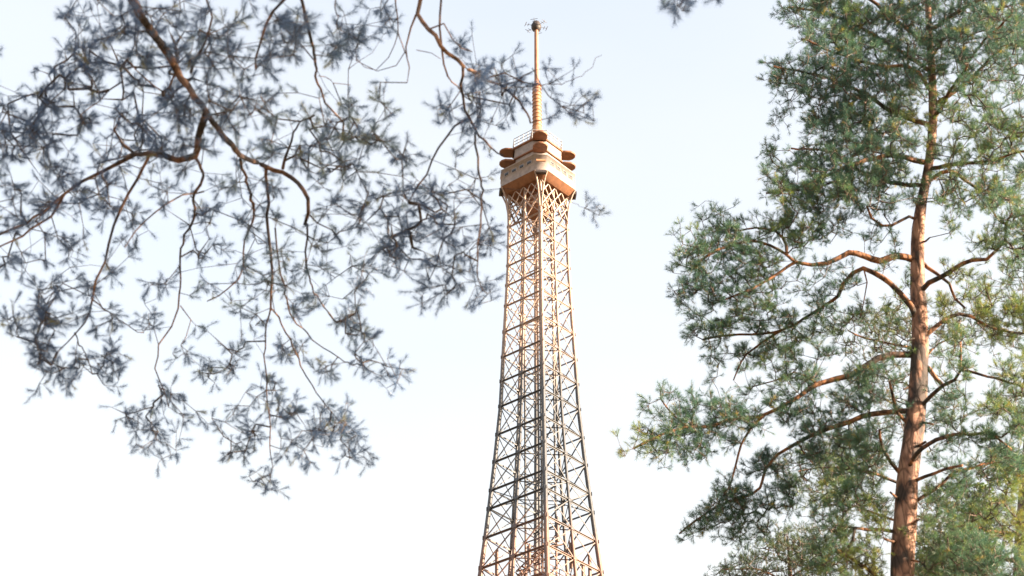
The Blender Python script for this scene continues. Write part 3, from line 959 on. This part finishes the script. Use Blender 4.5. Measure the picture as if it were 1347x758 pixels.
for _x, _y, _dx, _dy, _w in ((1197, 590, 20, -9, 5), (1188, 715, -24, -6, 5), (1187, 735, 22, 5, 4), (1208, 505, -19, 8, 4), (1192, 660, -22, -12, 4), (1209, 320, 15, -7, 3.5), (1210, 445, -16, 3, 4), (1190, 690, 19, -7, 5), (1206, 555, 21, 3, 4)):
    ml([(_x, _y), (_x + _dx * .6, _y + _dy * .4), (_x + _dx, _y + _dy)], _w, _w * .6, -.25)      # broken stubs
ml([(1208, 290), (1195, 285), (1172, 297), (1161, 297), (1147, 287), (1140, 271)], 5, 3, -.4)
ml([(1226, 165), (1180, 150), (1120, 115), (1060, 95), (1018, 88)], 8, 3, -.8)
ml([(1225, 95), (1180, 65), (1120, 30), (1060, 12), (1035, 10)], 7, 3, .7)
ml([(1222, 215), (1170, 205), (1110, 222), (1055, 245), (1008, 255)], 9, 3, -1.3)
ml([(1216, 245), (1150, 235), (1090, 200), (1040, 195)], 7, 3, 1.3)
ml([(1225, 120), (1200, 90), (1150, 85), (1100, 70), (1055, 50)], 7, 3, -1.6)
ml([(1227, 140), (1270, 110), (1310, 70), (1355, 35)], 7, 3, .5)
ml([(1226, 160), (1250, 120), (1290, 60), (1330, 20)], 7, 3, -1.6)
ml([(1221, 222), (1260, 215), (1300, 212), (1350, 198)], 7, 3, -.9)
ml([(1218, 240), (1250, 225), (1290, 250), (1340, 262)], 7, 3, .6)
ml([(1223, 60), (1170, 20), (1110, -30), (1080, -60)], 7, 3, -.4)
ml([(1222, 40), (1270, 10), (1330, -20), (1390, -40)], 7, 3, -.6)
ml([(1221, 0), (1230, -60), (1260, -120), (1290, -160)], 6, 2, -.9)
ml([(1221, -20), (1190, -80), (1150, -130), (1130, -170)], 6, 2, .9)

#       800                     960     1080    1200    1320
GR = ["00000277888999",
      "00000048889899",
      "00000577897654",
      "00000256785443",
      "00000146775434",
      "00000588875545",
      "00000488654556",
      "00154663110225",
      "00466310112124",
      "00465322322233",
      "00266654224345",
      "00026530014323",
      "00011552444333",
      "01453444443433",
      "04642443533345",
      "00103425533356",
      "00065434433443",
      "00044024444444",
      "00000034555554"]
rs = main.rs
px = cells(GR, 800, 0, 40, 7.5, rs)
px = clumped(px, rs, 5.5, 12, .48)
ex2 = [(830, 592, 9, 14), (845, 575, 10, 12), (865, 555, 12, 10), (885, 545, 10, 12), (868, 518, 6, 5), (900, 560, 8, 12), (900, 700, 8, 7), (915, 690, 10, 8), (935, 670, 14, 11), (950, 650, 16, 12), (910, 330, 14, 9),
       (905, 360, 14, 10), (925, 315, 14, 10), (960, 305, 8, 9), (905, 385, 8, 6), (900, 445, 6, 6), (925, 440, 14, 10), (1016, 255, 10, 9), (1030, 235, 14, 11), (1012, 90, 10, 8), (1030, 105, 14, 11), (1030, 10, 8, 6), (1055, 10, 10, 10)]
ex = np.concatenate([np.column_stack([x + rs.normal(0, s, n), y + rs.normal(0, s, n)]) for x, y, n, s in ex2])
off_frame = np.column_stack([rs.uniform(1080, 1420, 900), rs.uniform(-210, -2, 900)])
off_frame = off_frame[np.abs(off_frame[:, 0] - 1235) < 60 + 0.75 * (off_frame[:, 1] + 230)]
off2 = np.column_stack([rs.uniform(1347, 1500, 420), rs.uniform(0, 560, 420)])
front = np.column_stack([rs.uniform(1050, 1347, 1150), rs.uniform(-20, 275, 1150)])
front = front[rs.random(len(front)) < np.where(front[:, 0] > 1240, .45, 1.0)]
front = clumped(front, rs, 4.5, 12, .45)
px = np.concatenate([px, ex, off_frame, off2, front])
px[:, 0] += np.where(px[:, 0] < 1110, 10, 0)
tr_x = np.interp(-px[:, 1], [-q[1] for q in tp_px], [q[0] for q in tp_px])
sel = (np.abs(px[:, 0] - tr_x) < 26) & (px[:, 1] > 120) & (rs.random(len(px)) > np.where(px[:, 1] > 268, .08, .35))      # the bole itself is bare
px = px[~sel]; n_front = int((~sel)[-len(front):].sum()); front = px[-n_front:]
mp_ = np.array(main_px)
# distance of each clump: that of the limbs around it, spread through the crown's depth
dd2 = (px[:, None, 0] - mp_[None, :, 0]) ** 2 + (px[:, None, 1] - mp_[None, :, 1]) ** 2
dd2 = dd2 + rs.gamma(1.0, 350.0, dd2.shape)
j = dd2.argmin(1)
far_ = np.sqrt(dd2[np.arange(len(px)), j])
dp = mp_[j, 2] + rs.normal(0, .22, len(px)) + np.where(px[:, 1] < 280, rs.normal(0, .55, len(px)), 0)
dp[-len(front):] = [d_tr(y) for y in front[:, 1]] - rs.uniform(.3, 1.9, len(front))
pts = np.array([at(x, y, d) for (x, y), d in zip(px, dp)])
main.finish(pts, M['limb'], M['needles'], shoots=(3, 5), n_needle=40, nl=.072, nw=.0030, shoot_len=.085, off=.05, spread=(.5, 1.45), up=.4, out=.3, r_tip=.0032, power=.32, wob=.13)

# ---- pines farther back --------------------------------------------------------------------------
def back_pine(label, trunk_px, widths, Y, rects, limbs, seed, bark, mult=2.2, name="pine_tree", leaf='needles_far', nn=26, nl=.08, nw=.0044):
    tp = [at_y(x, y, Y) for x, y in trunk_px]
    rd = [w * np.linalg.norm(p - EYE) / FPX / 2 for p, w in zip(tp, widths)]
    base = np.array([tp[0][0], Y, 0.0])
    t = Pine(name, label, base, seed)
    t.trunk([base - Z3 * .2, base * np.array([1, 1, 0]) + Z3 * tp[0][2] * .5] + tp, [rd[0] * 1.4, rd[0] * 1.1] + rd, bark, 12, .35)
    rs = t.rs
    def dmid(y): return float(np.interp(-y, [-q[1] for q in trunk_px], [np.linalg.norm(p - EYE) for p in tp]))
    for pl, w0, w1, sw in limbs:
        n = len(pl) - 1
        t.limb([at(x, y, dmid(pl[0][1]) + sw * i / n) for i, (x, y) in enumerate(pl)], w0 * .0135 / 2, w1 * .0135 / 2, .2)
    out = []
    for x0, y0, x1, y1, n in rects:
        n = int(n * mult)
        u = rs.random((n, 2)); th = 2 * np.pi * u[:, 0]; r = np.sqrt(u[:, 1])
        out.append(np.column_stack([(x0 + x1) / 2 + (x1 - x0) / 2 * r * np.cos(th), (y0 + y1) / 2 + (y1 - y0) / 2 * r * np.sin(th)]))
    px = clumped(np.concatenate(out), rs, 5.0, 6)
    dpt = np.array([dmid(y) for y in px[:, 1]]) + rs.normal(0, .8, len(px))
    pts = np.array([at(x, y, d) for (x, y), d in zip(px, dpt)])
    t.finish(pts, M['limb'], M[leaf], shoots=(3, 4), n_needle=nn, nl=nl, nw=nw, part=name == "pine_tree" and "needles" or "leaves", shoot_len=.10, off=.06, spread=(.5, 1.4), up=.4, out=.3, r_tip=.004, power=.32, use_trunk=True, twig_sides=4, wob=.12)
    return t

M['leaf'] = needle_mat("pale_broad_leaves", [(0.0, (0.07, 0.13, 0.035)), (0.5, (0.11, 0.18, 0.045)), (1.0, (0.20, 0.22, 0.05))], 0.5)
back_pine("slim pine half hidden behind the orange trunked pine", [(1187, 960), (1188, 758), (1194, 640), (1206, 520), (1208, 420), (1208, 380)], [9, 8, 7, 5, 3, 1.5], 36.0,
          [(1095, 405, 1205, 475, 75), (1130, 385, 1300, 470, 90), (1110, 470, 1200, 530, 60), (1060, 570, 1175, 640, 110), (1020, 590, 1120, 650, 80), (1080, 640, 1180, 690, 60), (1130, 520, 1260, 580, 60), (1190, 640, 1270, 720, 60), (1020, 800, 1300, 940, 140)],
          [([(1194, 640), (1140, 620), (1090, 615), (1050, 620)], 5, 2, -.6), ([(1208, 460), (1140, 445), (1115, 435)], 4, 2, -.4), ([(1206, 500), (1225, 460), (1260, 440)], 4, 2, .5), ([(1191, 690), (1120, 665), (1090, 665)], 4, 2, .6)], 51, M['bark'])
back_pine("young pine with low rounded crown rising beside the dead bent branch", [(1046, 1100), (1044, 900), (1040, 770), (1036, 705)], [13, 10, 6, 2], 40.0,
          [(925, 735, 1010, 800, 80), (970, 705, 1090, 775, 140), (1010, 690, 1125, 750, 130), (1060, 740, 1170, 800, 100), (900, 790, 1190, 930, 300)],
          [([(1040, 770), (1000, 750), (950, 750)], 4, 2, -.5), ([(1039, 760), (1080, 735), (1110, 720)], 4, 2, .5)], 52, M['bark'])
back_pine("grey trunked pine with dark spreading crown at the wood's edge", [(1342, 980), (1343, 758), (1345, 690), (1352, 600), (1362, 480), (1370, 360), (1376, 260), (1378, 200)], [20, 18, 17, 15, 12, 9, 5, 2], 31.0,
          [(1200, 690, 1310, 780, 130), (1240, 640, 1330, 720, 80), (1190, 730, 1360, 800, 120), (1280, 590, 1380, 640, 60), (1270, 380, 1400, 470, 80), (1290, 240, 1400, 350, 70), (1290, 500, 1400, 560, 50), (1360, 560, 1480, 760, 120), (1180, 790, 1480, 900, 160), (1300, 160, 1420, 240, 60)],
          [([(1343, 702), (1318, 701), (1300, 699), (1270, 690), (1245, 695)], 5, 2.5, -.5), ([(1342, 740), (1300, 735), (1255, 740), (1215, 745)], 5, 2, .4), ([(1338, 600), (1310, 605), (1290, 615)], 4, 2, -.3), ([(1335, 440), (1310, 430), (1285, 425)], 4, 2, -.5), ([(1331, 300), (1310, 285), (1300, 270)], 4, 2, .4)], 53, M['bark_grey'])

back_pine("pale green broadleaf tree peeping out low behind the pines", [(1262, 1000), (1262, 840), (1264, 750), (1272, 690), (1290, 645)], [9, 7, 5, 3, 1.5], 39.0,
          [(1205, 705, 1300, 780, 110), (1250, 680, 1320, 740, 50), (1275, 630, 1310, 700, 30), (1195, 770, 1340, 900, 160)],
          [([(1264, 750), (1240, 735), (1220, 735)], 3, 1.5, -.4), ([(1268, 715), (1290, 715), (1310, 725)], 3, 1.5, .3)], 54, M['bark_grey'], name="broadleaf_tree", leaf='leaf', nn=9, nl=.07, nw=.04)

# ---- unseen pines added towards the sun, beside the camera: their crowns shade the near pine ------
def copy_tree(o, parent=None):
    c = o.copy(); COL.objects.link(c); c.parent = parent
    for ch in list(o.children): copy_tree(ch, c)
    return c
for (x, y, rz, sc) in ((13.5, 6.2, 0.7, .92), (15.5, 9.2, 2.3, .95), (12.6, 3.0, 4.1, .9), (18.6, 10.0, 5.2, .93), (17.0, 4.6, 1.4, .9)):
    c = copy_tree(main.o)
    c.location = (x, y, 0); c.rotation_euler.z = rz; c.scale = (sc, sc, sc)
    c["label"] = "tall pine added out of view to shade the near pine"
    c["group"] = "added pines shading the near pine"
